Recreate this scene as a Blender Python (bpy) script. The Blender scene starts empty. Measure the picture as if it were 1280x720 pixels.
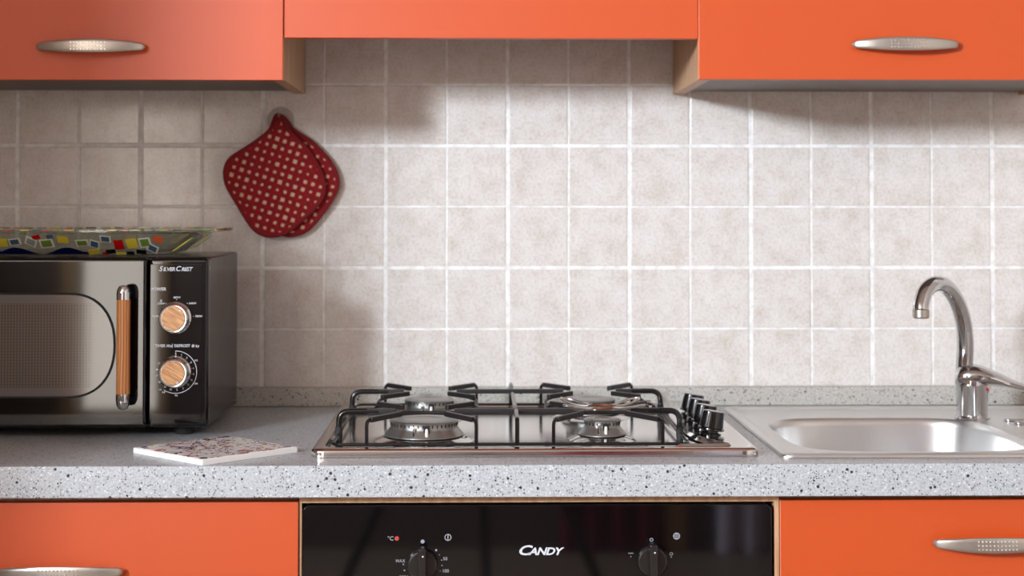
import bpy, bmesh, math, random
from mathutils import Vector, Matrix, Euler

random.seed(7)
scene = bpy.context.scene
COL = scene.collection
Z0 = 0.90                      # height of the worktop; all heights below are given above it
PI = math.pi

# ------------------------------------------------------------------ camera, light, exposure
def make_camera():
    cam = bpy.data.cameras.new('camera')
    o = bpy.data.objects.new('camera', cam)
    COL.objects.link(o)
    cam.sensor_width = 36.0
    cam.lens = 2021.989 / 1280.0 * 36.0
    cam.shift_y = -159.46 / 1280.0
    yaw, pitch, roll = 0.0210, 0.0289, 0.0003
    F = Vector((math.sin(yaw) * math.cos(pitch), math.cos(yaw) * math.cos(pitch), math.sin(pitch)))
    r = Vector((math.cos(yaw), -math.sin(yaw), 0))
    u = r.cross(F)
    r2 = r * math.cos(roll) + u * math.sin(roll)
    u2 = -r * math.sin(roll) + u * math.cos(roll)
    m = Matrix((r2, u2, -F)).transposed().to_4x4()
    m.translation = Vector((-0.0486, -2.6553, 0.3223 + Z0))
    o.matrix_world = m
    cam.clip_start = 0.05
    cam.dof.use_dof = True
    cam.dof.focus_distance = 2.12
    cam.dof.aperture_fstop = 4.5
    scene.camera = o
make_camera()

w = bpy.data.worlds.new('world')
scene.world = w
w.use_nodes = True
w.node_tree.nodes['Background'].inputs[0].default_value = (0.75, 0.85, 1.0, 1)
w.node_tree.nodes['Background'].inputs[1].default_value = 1.0

def area_light(name, loc, rot, sx, sy, power, col):
    l = bpy.data.lights.new(name, 'AREA')
    l.shape = 'RECTANGLE'; l.size = sx; l.size_y = sy
    l.energy = power; l.color = col
    o = bpy.data.objects.new(name, l)
    COL.objects.link(o)
    o.location = loc; o.rotation_euler = rot
    return o
XL = -1.10                      # side wall of the kitchen recess
XW, YW = -2.40, -1.42           # outer wall of the room beyond it, and where the recess ends
# daylight just outside the high window of the outer wall and behind the narrow strip window
def daylight(name, spread, power, col):
    o = area_light(name, (XW - 0.06, -3.70, 2.08), (0, 0, 0), 0.60, 0.46, power, col)
    o.rotation_euler = (Vector((-0.15, -0.1, 1.25)) - o.location).to_track_quat('-Z', 'Y').to_euler()
    o.data.spread = math.radians(spread)
daylight('daylight_window', 46, 7.6, (0.82, 0.96, 1.09))
sky = area_light('skylight_window', (XW - 0.06, -3.70, 2.08), (0, -PI / 2, 0), 0.44, 0.70, 235, (0.86, 0.96, 1.08))
sky.data.spread = math.radians(140)
area_light('daylight_strip', (-1.44, -4.55, 1.235), (-PI / 2, 0, PI), 0.34, 1.70, 16, (1.0, 0.88, 0.76))

vs = scene.view_settings
vs.view_transform = 'Standard'; vs.look = 'None'; vs.gamma = 1.0; vs.exposure = 0.2
vs.use_curve_mapping = False

# ------------------------------------------------------------------ materials
def lin(c):
    out = []
    for v in c:
        v = v / 255.0
        out.append(v / 12.92 if v <= 0.04045 else ((v + 0.055) / 1.055) ** 2.4)
    return tuple(out) + (1.0,)

class NT:
    def __init__(s, name):
        s.m = bpy.data.materials.new(name); s.m.use_nodes = True
        s.t = s.m.node_tree
        s.b = s.t.nodes['Principled BSDF']
    def n(s, typ, **kw):
        nd = s.t.nodes.new(typ)
        for k, v in kw.items():
            if k.startswith('i_'):
                nd.inputs[k[2:].replace('_', ' ')].default_value = v
            else: setattr(nd, k, v)
        return nd
    def l(s, a, b): s.t.links.new(a, b)
    def coords(s, kind='Object'):
        return s.n('ShaderNodeTexCoord').outputs[kind]
    def math(s, op, a, b=None, c=None):
        nd = s.n('ShaderNodeMath', operation=op)
        for i, v in enumerate((a, b, c)):
            if v is None: continue
            if isinstance(v, (int, float)): nd.inputs[i].default_value = v
            else: s.l(v, nd.inputs[i])
        return nd.outputs[0]
    def ramp(s, fac, stops, interp='LINEAR'):
        nd = s.n('ShaderNodeValToRGB')
        nd.color_ramp.interpolation = interp
        e = nd.color_ramp.elements
        while len(e) < len(stops): e.new(0.5)
        for el, (p, c) in zip(e, stops):
            el.position = p; el.color = c
        s.l(fac, nd.inputs[0])
        return nd.outputs[0]
    def mix(s, fac, a, b):
        nd = s.n('ShaderNodeMix', data_type='RGBA')
        for i, v in ((0, fac), (6, a), (7, b)):
            if isinstance(v, (int, float, tuple)): nd.inputs[i].default_value = v
            else: s.l(v, nd.inputs[i])
        return nd.outputs[2]
    def bump(s, h, strength, dist):
        nd = s.n('ShaderNodeBump')
        nd.inputs['Strength'].default_value = strength
        nd.inputs['Distance'].default_value = dist
        s.l(h, nd.inputs['Height']); s.l(nd.outputs[0], s.b.inputs['Normal'])
    def set(s, **kw):
        names = dict(color='Base Color', rough='Roughness', metal='Metallic', spec='Specular IOR Level',
                     coat='Coat Weight', coat_rough='Coat Roughness', trans='Transmission Weight', ior='IOR', alpha='Alpha')
        for k, v in kw.items():
            inp = s.b.inputs[names[k]]
            if hasattr(v, 'is_linked') or hasattr(v, 'links'): s.l(v, inp)
            else: inp.default_value = v
        return s

M = {}
def simple(name, rgb, rough=0.5, metal=0.0, **kw):
    t = NT(name).set(color=lin(rgb), rough=rough, metal=metal, **kw)
    # faint unevenness of the finish
    nz = t.n('ShaderNodeTexNoise'); nz.inputs['Scale'].default_value = 40
    t.l(t.coords(), nz.inputs['Vector'])
    lo, hi = rough * 0.88, min(1, rough * 1.12)
    mr = t.n('ShaderNodeMapRange'); mr.inputs['To Min'].default_value = lo; mr.inputs['To Max'].default_value = hi
    t.l(nz.outputs['Fac'], mr.inputs['Value']); t.l(mr.outputs[0], t.b.inputs['Roughness'])
    M[name] = t.m
    return t

def make_materials():
    simple('plaster', (226, 220, 212), 0.8)
    simple('plaster_warm', (184, 170, 158), 0.8)
    simple('plaster_brown', (122, 106, 96), 0.8)
    simple('white_frame', (235, 235, 233), 0.4)
    simple('chrome', (205, 205, 206), 0.07, 1.0)
    simple('black_enamel', (18, 17, 18), 0.2)
    simple('finger_iron', (32, 27, 27), 0.42)
    simple('black_plastic', (10, 9, 10), 0.16, coat=0.4)
    simple('black_gloss', (10, 8, 9), 0.045)
    simple('body_black', (36, 30, 28), 0.25)
    simple('aluminium', (158, 156, 152), 0.38, 0.9)
    simple('burner_dark', (96, 92, 90), 0.4, 0.7)
    simple('ceramic_white', (238, 232, 220), 0.3)
    simple('print_white', (205, 208, 214), 0.5)
    simple('print_dim', (150, 152, 158), 0.5)
    simple('red_lamp', (190, 70, 62), 0.3)
    simple('red_mark', (170, 20, 30), 0.3)
    simple('red_cloth_trim', (122, 0, 12), 0.85)
    simple('wire_chrome', (190, 186, 180), 0.25, 0.9)
    simple('wire_rust', (120, 74, 52), 0.5, 0.6)
    simple('slot_black', (14, 13, 13), 0.7)
    simple('foot_rubber', (34, 33, 33), 0.7)
    simple('nickel', (186, 178, 168), 0.33, 0.85)
    simple('bump_bright', (240, 236, 228), 0.25, 0.9)
    simple('trivet_white', (238, 236, 232), 0.35)
    simple('floor_stone', (150, 132, 116), 0.4)
    simple('door_wood', (214, 172, 116), 0.5)
    simple('curtain_red', (120, 14, 34), 0.9)
    simple('curtain_pale', (188, 180, 190), 0.9)
    simple('tripod_black', (22, 22, 24), 0.5)
    simple('dark_fabric', (60, 50, 46), 0.9)
    for nm, c in dict(gt_red=(196, 22, 20), gt_yellow=(226, 206, 66), gt_green=(112, 146, 60), gt_blue=(70, 100, 122),
                      gt_grey=(150, 160, 158), gt_amber=(214, 164, 24), gt_orange=(222, 92, 40), gt_navy=(8, 18, 78),
                      gt_black=(14, 14, 16), gt_white=(226, 224, 214)).items():
        simple(nm, c, 0.12, coat=0.6, coat_rough=0.03)

    # orange lacquered doors
    t = NT('orange'); M['orange'] = t.m
    co = t.coords()
    nz = t.n('ShaderNodeTexNoise'); nz.inputs['Scale'].default_value = 900; nz.inputs['Detail'].default_value = 2
    t.l(co, nz.inputs['Vector'])
    t.set(color=lin((196, 74, 18)), rough=0.46, spec=0.6)
    t.bump(nz.outputs['Fac'], 0.12, 0.0004)

    # pale edge of the doors (bare abs edging)
    simple('orange_edge', (236, 150, 110), 0.5)

    # wall tiles: beige mottled, satin glaze
    t = NT('tile'); M['tile'] = t.m
    co = t.coords()
    oi = t.n('ShaderNodeObjectInfo')
    va = t.n('ShaderNodeVectorMath', operation='ADD')
    cx = t.n('ShaderNodeCombineXYZ')
    t.l(t.math('MULTIPLY', oi.outputs['Random'], 37.0), cx.inputs[0])
    t.l(t.math('MULTIPLY', oi.outputs['Random'], 91.0), cx.inputs[2])
    t.l(co, va.inputs[0]); t.l(cx.outputs[0], va.inputs[1])
    n1 = t.n('ShaderNodeTexNoise'); n1.inputs['Scale'].default_value = 26; n1.inputs['Detail'].default_value = 6; n1.inputs['Roughness'].default_value = 0.7
    t.l(va.outputs[0], n1.inputs['Vector'])
    n2 = t.n('ShaderNodeTexNoise'); n2.inputs['Scale'].default_value = 230; n2.inputs['Detail'].default_value = 3
    t.l(va.outputs[0], n2.inputs['Vector'])
    c1 = t.ramp(n1.outputs['Fac'], [(0.33, lin((196, 182, 170))), (0.5, lin((213, 205, 198))), (0.68, lin((224, 219, 215)))])
    c2 = t.ramp(n2.outputs['Fac'], [(0.36, lin((196, 182, 170))), (0.55, lin((226, 220, 216)))])
    c = t.mix(0.38, c1, c2)
    t.set(color=c, rough=0.30, spec=0.4)
    rr = t.ramp(n1.outputs['Fac'], [(0.3, (0.17,) * 3 + (1,)), (0.7, (0.10,) * 3 + (1,))])
    t.l(rr, t.b.inputs['Roughness'])
    t.bump(n1.outputs['Fac'], 0.12, 0.003)

    t = NT('grout'); M['grout'] = t.m
    nz = t.n('ShaderNodeTexNoise'); nz.inputs['Scale'].default_value = 60
    t.l(t.coords(), nz.inputs['Vector'])
    t.set(color=t.ramp(nz.outputs['Fac'], [(0.3, lin((216, 210, 204))), (0.6, lin((240, 238, 236)))]), rough=0.55)

    # speckled grey laminate
    for lname, dark, pale in (('laminate', (162, 163, 165), (188, 190, 193)), ('laminate_beige', (170, 164, 155), (190, 185, 176))):
        t = NT(lname); M[lname] = t.m
        co = t.coords()
        col = None
        base = t.n('ShaderNodeTexNoise'); base.inputs['Scale'].default_value = 420; base.inputs['Detail'].default_value = 2
        t.l(co, base.inputs['Vector'])
        col = t.ramp(base.outputs['Fac'], [(0.35, lin(dark)), (0.62, lin(pale))])
        def grains(col, scale, thr, rad, colr):
            v = t.n('ShaderNodeTexVoronoi', feature='F1'); v.inputs['Scale'].default_value = scale
            t.l(co, v.inputs['Vector'])
            sep = t.n('ShaderNodeSeparateColor'); t.l(v.outputs['Color'], sep.inputs[0])
            a = t.math('GREATER_THAN', sep.outputs[0], thr)
            sz = t.math('MULTIPLY', sep.outputs[1], rad)
            b = t.math('LESS_THAN', v.outputs['Distance'], sz)
            return t.mix(t.math('MULTIPLY', a, b), col, colr)
        col = grains(col, 330, 0.86, 0.55, lin((206, 207, 209)))
        col = grains(col, 360, 0.72, 0.55, lin((128, 124, 120)))
        col = grains(col, 300, 0.80, 0.55, lin((66, 62, 62)))
        col = grains(col, 190, 0.90, 0.42, lin((40, 40, 46)))
        t.set(color=col, rough=0.30, spec=0.45)

    # beech carcass
    t = NT('beech'); M['beech'] = t.m
    co = t.coords()
    mp = t.n('ShaderNodeMapping'); mp.inputs['Scale'].default_value = (60, 60, 5)
    t.l(co, mp.inputs[0])
    nz = t.n('ShaderNodeTexNoise'); nz.inputs['Scale'].default_value = 2.2; nz.inputs['Detail'].default_value = 4
    t.l(mp.outputs[0], nz.inputs['Vector'])
    t.set(color=t.ramp(nz.outputs['Fac'], [(0.3, lin((176, 132, 98))), (0.7, lin((205, 166, 130)))]), rough=0.5)

    simple('carcass_grey', (112, 99, 92), 0.5)

    # oak of the microwave grips
    t = NT('oak'); M['oak'] = t.m
    co = t.coords()
    mp = t.n('ShaderNodeMapping'); mp.inputs['Scale'].default_value = (160, 160, 18); mp.inputs['Rotation'].default_value = (0, 0.0, 0)
    t.l(co, mp.inputs[0])
    wv = t.n('ShaderNodeTexWave'); wv.inputs['Scale'].default_value = 0.55; wv.inputs['Distortion'].default_value = 5; wv.inputs['Detail'].default_value = 2; wv.inputs['Detail Scale'].default_value = 0.6
    t.l(mp.outputs[0], wv.inputs['Vector'])
    t.set(color=t.ramp(wv.outputs['Fac'], [(0.1, lin((160, 92, 46))), (0.6, lin((204, 138, 82)))]), rough=0.45)
    t = NT('oak_face'); M['oak_face'] = t.m
    co = t.coords()
    mp = t.n('ShaderNodeMapping', vector_type='TEXTURE'); mp.inputs['Scale'].default_value = (1 / 40, 1 / 40, 1 / 420); mp.inputs['Rotation'].default_value = (0, 0.55, 0)
    t.l(co, mp.inputs[0])
    nz = t.n('ShaderNodeTexNoise'); nz.inputs['Scale'].default_value = 1.0; nz.inputs['Detail'].default_value = 3
    t.l(mp.outputs[0], nz.inputs['Vector'])
    t.set(color=t.ramp(nz.outputs['Fac'], [(0.36, lin((176, 118, 70))), (0.64, lin((222, 168, 116)))]), rough=0.45)

    # stainless steel
    t = NT('steel'); M['steel'] = t.m
    co = t.coords()
    mp = t.n('ShaderNodeMapping'); mp.inputs['Scale'].default_value = (6, 400, 400)
    t.l(co, mp.inputs[0])
    nz = t.n('ShaderNodeTexNoise'); nz.inputs['Scale'].default_value = 3.0; nz.inputs['Detail'].default_value = 3
    t.l(mp.outputs[0], nz.inputs['Vector'])
    t.set(color=lin((206, 203, 200)), metal=1.0, rough=0.24)
    rr = t.ramp(nz.outputs['Fac'], [(0.3, (0.09,) * 3 + (1,)), (0.7, (0.17,) * 3 + (1,))])
    t.l(rr, t.b.inputs['Roughness'])
    t = simple('steel_basin', (214, 212, 210), 0.33, 1.0)

    # microwave door window: perforated sheet seen behind dark glass
    t = NT('mesh_pane'); M['mesh_pane'] = t.m
    co = t.coords()
    sep = t.n('ShaderNodeSeparateXYZ'); t.l(co, sep.inputs[0])
    px = t.math('SINE', t.math('MULTIPLY', sep.outputs[0], 2 * PI / 0.0042))
    pz = t.math('SINE', t.math('MULTIPLY', sep.outputs[2], 2 * PI / 0.0042))
    d = t.math('ADD', t.math('MULTIPLY', px, 0.7), t.math('MULTIPLY', pz, 0.3))
    t.set(color=t.ramp(d, [(0.25, lin((88, 80, 76))), (0.8, lin((116, 106, 101)))]), rough=0.06)
    simple('window_edge', (104, 98, 96), 0.06)
    simple('dial_black', (34, 30, 29), 0.24)

    # red knitted dots cloth
    t = NT('dotted_cloth'); M['dotted_cloth'] = t.m
    co = t.coords()
    mp = t.n('ShaderNodeMapping'); mp.inputs['Rotation'].default_value = (0, math.radians(-18), 0)
    t.l(co, mp.inputs[0])
    sep = t.n('ShaderNodeSeparateXYZ'); t.l(mp.outputs[0], sep.inputs[0])
    P = 0.0130
    gx = t.math('DIVIDE', sep.outputs[0], P); gz = t.math('DIVIDE', sep.outputs[2], P)
    fx = t.math('ABSOLUTE', t.math('SUBTRACT', t.math('FRACT', gx), 0.5))
    fz = t.math('ABSOLUTE', t.math('SUBTRACT', t.math('FRACT', gz), 0.5))
    mx = t.math('MAXIMUM', fx, fz)
    cb = t.n('ShaderNodeCombineXYZ'); t.l(t.math('FLOOR', gx), cb.inputs[0]); t.l(t.math('FLOOR', gz), cb.inputs[2])
    wn = t.n('ShaderNodeTexWhiteNoise'); t.l(cb.outputs[0], wn.inputs['Vector'])
    size = t.math('ADD', t.math('MULTIPLY', wn.outputs['Value'], 0.12), 0.13)
    nz = t.n('ShaderNodeTexNoise'); nz.inputs['Scale'].default_value = 300; t.l(co, nz.inputs['Vector'])
    size2 = t.math('ADD', size, t.math('MULTIPLY', t.math('SUBTRACT', nz.outputs['Fac'], 0.5), 0.12))
    dot = t.math('LESS_THAN', mx, size2)
    red = t.ramp(nz.outputs['Fac'], [(0.3, lin((112, 0, 10))), (0.7, lin((150, 2, 18)))])
    t.set(color=t.mix(dot, red, lin((200, 164, 132))), rough=0.9)
    t.bump(t.math('MAXIMUM', t.math('MULTIPLY', mx, 1.0), nz.outputs['Fac']), 0.3, 0.002)

    # decorated ceramic trivet: flat print of scrolls in red, blue and ochre
    t = NT('trivet_print'); M['trivet_print'] = t.m
    co = t.coords()
    n0 = t.n('ShaderNodeTexNoise'); n0.inputs['Scale'].default_value = 60; n0.inputs['Detail'].default_value = 1
    t.l(co, n0.inputs['Vector'])
    wob = t.n('ShaderNodeVectorMath', operation='MULTIPLY_ADD')
    t.l(n0.outputs['Color'], wob.inputs[0]); wob.inputs[1].default_value = (0.012, 0.012, 0); t.l(co, wob.inputs[2])
    def strokes(col, scale, lo, hi, colr, seed):
        mp = t.n('ShaderNodeMapping'); mp.inputs['Location'].default_value = (seed, seed * 1.7, 0); t.l(wob.outputs[0], mp.inputs[0])
        v = t.n('ShaderNodeTexNoise'); v.inputs['Scale'].default_value = scale; v.inputs['Detail'].default_value = 1.5
        t.l(mp.outputs[0], v.inputs['Vector'])
        f = t.math('MULTIPLY', t.math('GREATER_THAN', v.outputs['Fac'], lo), t.math('LESS_THAN', v.outputs['Fac'], hi))
        return t.mix(f, col, colr)
    c = lin((250, 248, 244))
    c = strokes(c, 70, 0.43, 0.465, lin((214, 176, 110)), 3.1)
    c = strokes(c, 56, 0.575, 0.625, lin((196, 50, 42)), 5.3)
    c = strokes(c, 60, 0.60, 0.65, lin((46, 66, 132)), 9.7)
    c = strokes(c, 80, 0.70, 0.8, lin((70, 68, 72)), 12.9)
    c = strokes(c, 75, 0.67, 0.8, lin((168, 30, 40)), 17.9)
    t.set(color=c, rough=0.2, coat=0.3)

    # clear glass of the tray, thin window panes
    def thin_glass(name, tint, refl):
        t = NT(name); M[name] = t.m
        tr = t.n('ShaderNodeBsdfTransparent'); tr.inputs[0].default_value = tint
        gl = t.n('ShaderNodeBsdfGlossy'); gl.inputs['Roughness'].default_value = 0.03
        lw = t.n('ShaderNodeLayerWeight'); lw.inputs[0].default_value = 0.5
        mx = t.n('ShaderNodeMixShader')
        t.l(t.math('MULTIPLY', t.math('ADD', t.math('POWER', lw.outputs['Facing'], 4.0), 0.04), refl), mx.inputs[0])
        t.l(tr.outputs[0], mx.inputs[1]); t.l(gl.outputs[0], mx.inputs[2])
        t.l(mx.outputs[0], t.t.nodes['Material Output'].inputs[0])
    thin_glass('glass', (0.93, 0.95, 0.92, 1), 1.0)
    thin_glass('pane', (0.97, 0.98, 0.98, 1), 0.8)
    thin_glass('hook_plastic', (0.88, 0.86, 0.85, 1), 1.5)

    # floral curtain
    t = NT('floral'); M['floral'] = t.m
    v = t.n('ShaderNodeTexVoronoi'); v.inputs['Scale'].default_value = 9; t.l(t.coords(), v.inputs['Vector'])
    t.set(color=t.ramp(v.outputs['Distance'], [(0.18, lin((140, 150, 84))), (0.3, lin((236, 226, 242)))]), rough=0.9)
make_materials()

# ------------------------------------------------------------------ helpers
def thing(name, label, cat, loc, group=None, rz=0.0):
    o = bpy.data.objects.new(name, None); COL.objects.link(o)
    o.empty_display_size = 0.05
    o.location = (loc[0], loc[1], loc[2] + Z0); o.rotation_euler = (0, 0, rz)
    o['label'] = label; o['category'] = cat
    if group: o['group'] = group
    o['org'] = o.location[:]
    return o

def org_of(p):
    while p is not None:
        if 'org' in p: return Vector(p['org'])
        p = p.parent
    return Vector((0, 0, 0))

def smooth_by_angle(me, deg=35):
    for p in me.polygons: p.use_smooth = True
    me.set_sharp_from_angle(angle=math.radians(deg))

def weighted(o):
    w_ = o.modifiers.new('flat faces', 'WEIGHTED_NORMAL'); w_.keep_sharp = True; w_.weight = 50

def part(name, bm, mat, parent=None, smooth=True, label=None, mats=None):
    """mesh built in room coordinates (heights above the worktop) becomes one object"""
    og = org_of(parent)
    for v in bm.verts: v.co.z += Z0
    if parent is not None:
        for v in bm.verts: v.co -= og
    me = bpy.data.meshes.new(name)
    bmesh.ops.recalc_face_normals(bm, faces=bm.faces)
    bm.to_mesh(me); bm.free()
    for k in (mats or [mat]): me.materials.append(M[k])
    if smooth: smooth_by_angle(me)
    o = bpy.data.objects.new(name, me); COL.objects.link(o)
    if smooth: weighted(o)
    if parent is not None: o.parent = parent
    if label: o['label'] = label
    return o

def single(name, bm, mat, label, cat, base, group=None, smooth=True, mats=None):
    """a thing that is one mesh, with its origin at its base"""
    b = Vector((base[0], base[1], base[2] + Z0))
    for v in bm.verts: v.co.z += Z0; v.co -= b
    me = bpy.data.meshes.new(name)
    bmesh.ops.recalc_face_normals(bm, faces=bm.faces)
    bm.to_mesh(me); bm.free()
    for k in (mats or [mat]): me.materials.append(M[k])
    if smooth: smooth_by_angle(me)
    o = bpy.data.objects.new(name, me); COL.objects.link(o); o.location = b
    if smooth: weighted(o)
    o['org'] = b[:]
    o['label'] = label; o['category'] = cat
    if group: o['group'] = group
    return o

def structure(name, bm, mat, smooth=False):
    o = part(name, bm, mat, None, smooth)
    o['kind'] = 'structure'
    return o

def BM(): return bmesh.new()

def box(bm, x0, x1, y0, y1, z0, z1, bev=0.0, seg=2):
    vs_ = [bm.verts.new(p) for p in ((x0, y0, z0), (x1, y0, z0), (x1, y1, z0), (x0, y1, z0), (x0, y0, z1), (x1, y0, z1), (x1, y1, z1), (x0, y1, z1))]
    fs = [bm.faces.new([vs_[i] for i in f]) for f in ((3, 2, 1, 0), (4, 5, 6, 7), (0, 1, 5, 4), (1, 2, 6, 5), (2, 3, 7, 6), (3, 0, 4, 7))]
    if bev > 0:
        es = list({e for f in fs for e in f.edges})
        bmesh.ops.bevel(bm, geom=es, offset=bev, segments=seg, profile=0.5, affect='EDGES')
    return bm

def bx(x0, x1, y0, y1, z0, z1, bev=0.0, seg=2):
    return box(BM(), x0, x1, y0, y1, z0, z1, bev, seg)

def rings(bm, loops, cap0=True, cap1=True, closed=True):
    vr = [[bm.verts.new(p) for p in lp] for lp in loops]
    n = len(vr[0])
    for a, b in zip(vr, vr[1:]):
        for i in range(n if closed else n - 1):
            j = (i + 1) % n
            bm.faces.new((a[i], a[j], b[j], b[i]))
    if cap0: bm.faces.new(vr[0][::-1])
    if cap1: bm.faces.new(vr[-1])
    return bm

def lathe(bm, prof, cx, cy, n=40, axis='Z', cz=0.0, tilt=None, sx=1.0, sy=1.0):
    """prof: list of (radius, height). axis Z: height along +z; axis Y: height towards the viewer (-y)"""
    loops = []
    for r, h in prof:
        lp = []
        for k in range(n):
            a = 2 * PI * k / n
            if axis == 'Z': p = Vector((r * math.cos(a) * sx, r * math.sin(a) * sy, h))
            else: p = Vector((r * math.cos(a) * sx, -h, r * math.sin(a) * sy))
            if tilt is not None: p = tilt @ p
            lp.append(p + Vector((cx, cy, cz)))
        loops.append(lp)
    return rings(bm, loops)

def catmull(pts, m=6, closed=False):
    P = [Vector(p) for p in pts]; out = []
    n = len(P)
    rng = range(n if closed else n - 1)
    for i in rng:
        if closed: p0, p1, p2, p3 = P[(i - 1) % n], P[i], P[(i + 1) % n], P[(i + 2) % n]
        else: p0, p1, p2, p3 = P[max(i - 1, 0)], P[i], P[i + 1], P[min(i + 2, n - 1)]
        for k in range(m):
            t = k / m
            out.append(0.5 * ((2 * p1) + (p2 - p0) * t + (2 * p0 - 5 * p1 + 4 * p2 - p3) * t * t + (3 * p1 - p0 - 3 * p2 + p3) * t ** 3))
    if not closed: out.append(P[-1])
    return out

def tube(bm, pts, rad, n=10, closed=False, rads=None, sq=None):
    P = [Vector(p) for p in pts]; m = len(P); loops = []
    up = Vector((0, 0, 1)); prev = None
    for i in range(m):
        if closed: d = P[(i + 1) % m] - P[i - 1]
        else: d = P[min(i + 1, m - 1)] - P[max(i - 1, 0)]
        d.normalize()
        if prev is None:
            a = d.cross(up)
            if a.length < 0.05: a = d.cross(Vector((0, 1, 0)))
        else: a = prev - d * prev.dot(d)
        a.normalize(); b = a.cross(d); prev = a
        r = rads[i] if rads else rad
        rr = r if sq is None else r * sq
        loops.append([P[i] + a * (r * math.cos(2 * PI * k / n)) + b * (rr * math.sin(2 * PI * k / n)) for k in range(n)])
    if closed:
        loops.append(loops[0])
        vr = [[bm.verts.new(p) for p in lp] for lp in loops[:-1]]
        for i in range(m):
            A, B = vr[i], vr[(i + 1) % m]
            # find best twist for the last joint
            off = 0
            if i == m - 1:
                off = min(range(n), key=lambda s: sum((A[k].co - B[(k + s) % n].co).length for k in range(n)))
            for k in range(n):
                bm.faces.new((A[k], A[(k + 1) % n], B[(k + 1 + off) % n], B[(k + off) % n]))
        return bm
    return rings(bm, loops)

def fillet(pts, r, seg=5):
    """round the inner corners of a polyline"""
    P = [Vector(p) for p in pts]; out = [P[0]]
    for i in range(1, len(P) - 1):
        a, b, c = P[i - 1], P[i], P[i + 1]
        d1 = (a - b); d2 = (c - b)
        rr = min(r, d1.length * 0.49, d2.length * 0.49)
        s = b + d1.normalized() * rr; e = b + d2.normalized() * rr
        for k in range(seg + 1):
            t = k / seg
            out.append((1 - t) ** 2 * s + 2 * t * (1 - t) * b + t * t * e)
    out.append(P[-1])
    return out

def bar(bm, a, b, wdt, h, bev=0.0012):
    """rectangular bar from a to b (top faces up)"""
    a, b = Vector(a), Vector(b); d = b - a; L = d.length; d.normalize()
    s = d.cross(Vector((0, 0, 1))).normalized(); u = s.cross(d)
    t = BM(); box(t, 0, L, -wdt / 2, wdt / 2, -h / 2, h / 2, bev, 2)
    m = Matrix((d, s * -1, u)).transposed().to_4x4(); m.translation = a
    t.transform(m)
    me = bpy.data.meshes.new('tmp'); t.to_mesh(me); t.free()
    bm.from_mesh(me); bpy.data.meshes.remove(me)
    return bm

def rrect(hx, hy, r, n=8):
    """rounded rectangle outline, centred"""
    pts = []
    for cx, cy, a0 in ((hx - r, hy - r, 0), (-hx + r, hy - r, 90), (-hx + r, -hy + r, 180), (hx - r, -hy + r, 270)):
        for k in range(n + 1):
            a = math.radians(a0 + 90 * k / n)
            pts.append((cx + r * math.cos(a), cy + r * math.sin(a)))
    return pts

def prism_y(bm, outline, y0, y1, bev=0.0):
    """outline in (x,z), from y0 (front, nearer the viewer) to y1"""
    a = [bm.verts.new((x, y0, z)) for x, z in outline]
    b = [bm.verts.new((x, y1, z)) for x, z in outline]
    n = len(a); f0 = bm.faces.new(a); bm.faces.new(b[::-1])
    for i in range(n): bm.faces.new((a[i], b[i], b[(i + 1) % n], a[(i + 1) % n]))
    if bev > 0: bmesh.ops.bevel(bm, geom=list(f0.edges), offset=bev, segments=3, profile=0.5, affect='EDGES')
    return bm

def prism_z(bm, outline, z0, z1, bev=0.0):
    a = [bm.verts.new((x, y, z0)) for x, y in outline]
    b = [bm.verts.new((x, y, z1)) for x, y in outline]
    n = len(a); bm.faces.new(a[::-1]); f1 = bm.faces.new(b)
    for i in range(n): bm.faces.new((a[i], a[(i + 1) % n], b[(i + 1) % n], b[i]))
    if bev > 0: bmesh.ops.bevel(bm, geom=list(f1.edges), offset=bev, segments=3, profile=0.5, affect='EDGES')
    return bm

def text_bm(s, size, x, y, z, align='CENTER', shear=0.0, bold=0.0, sx=1.0, spacing=1.0, depth=0.0002):
    """lettering standing on a front (xz) plane, facing -y; y is the plane"""
    cu = bpy.data.curves.new('t', 'FONT')
    cu.body = s; cu.size = size; cu.align_x = align; cu.align_y = 'CENTER'
    cu.shear = shear; cu.offset = bold; cu.extrude = depth; cu.resolution_u = 3; cu.space_character = spacing
    o = bpy.data.objects.new('t', cu); COL.objects.link(o)
    dg = bpy.context.evaluated_depsgraph_get(); dg.update()
    me = bpy.data.meshes.new_from_object(o.evaluated_get(dg))
    bm = BM(); bm.from_mesh(me)
    bpy.data.objects.remove(o); bpy.data.curves.remove(cu); bpy.data.meshes.remove(me)
    for v in bm.verts:
        v.co = Vector((x + v.co.x * sx, y - v.co.z, z + v.co.y))
    return bm

def join(bm, other):
    me = bpy.data.meshes.new('tmp'); other.to_mesh(me); other.free()
    bm.from_mesh(me); bpy.data.meshes.remove(me)
    return bm

def arc_band(bm, cx, y, cz, r0, r1, a0, a1, n=40, d=0.0003):
    """flat printed arc on an xz plane; angles in degrees, clockwise from the top"""
    v = []
    for k in range(n + 1):
        a = math.radians(a0 + (a1 - a0) * k / n)
        v.append((bm.verts.new((cx + r0 * math.sin(a), y - d, cz + r0 * math.cos(a))), bm.verts.new((cx + r1 * math.sin(a), y - d, cz + r1 * math.cos(a)))))
    for p, q in zip(v, v[1:]): bm.faces.new((p[0], p[1], q[1], q[0]))
    return bm

def flat_disc(bm, cx, y, cz, r, n=14, d=0.0003):
    return bm.faces.new([bm.verts.new((cx + r * math.sin(2 * PI * k / n), y - d, cz + r * math.cos(2 * PI * k / n))) for k in range(n)])

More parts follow.
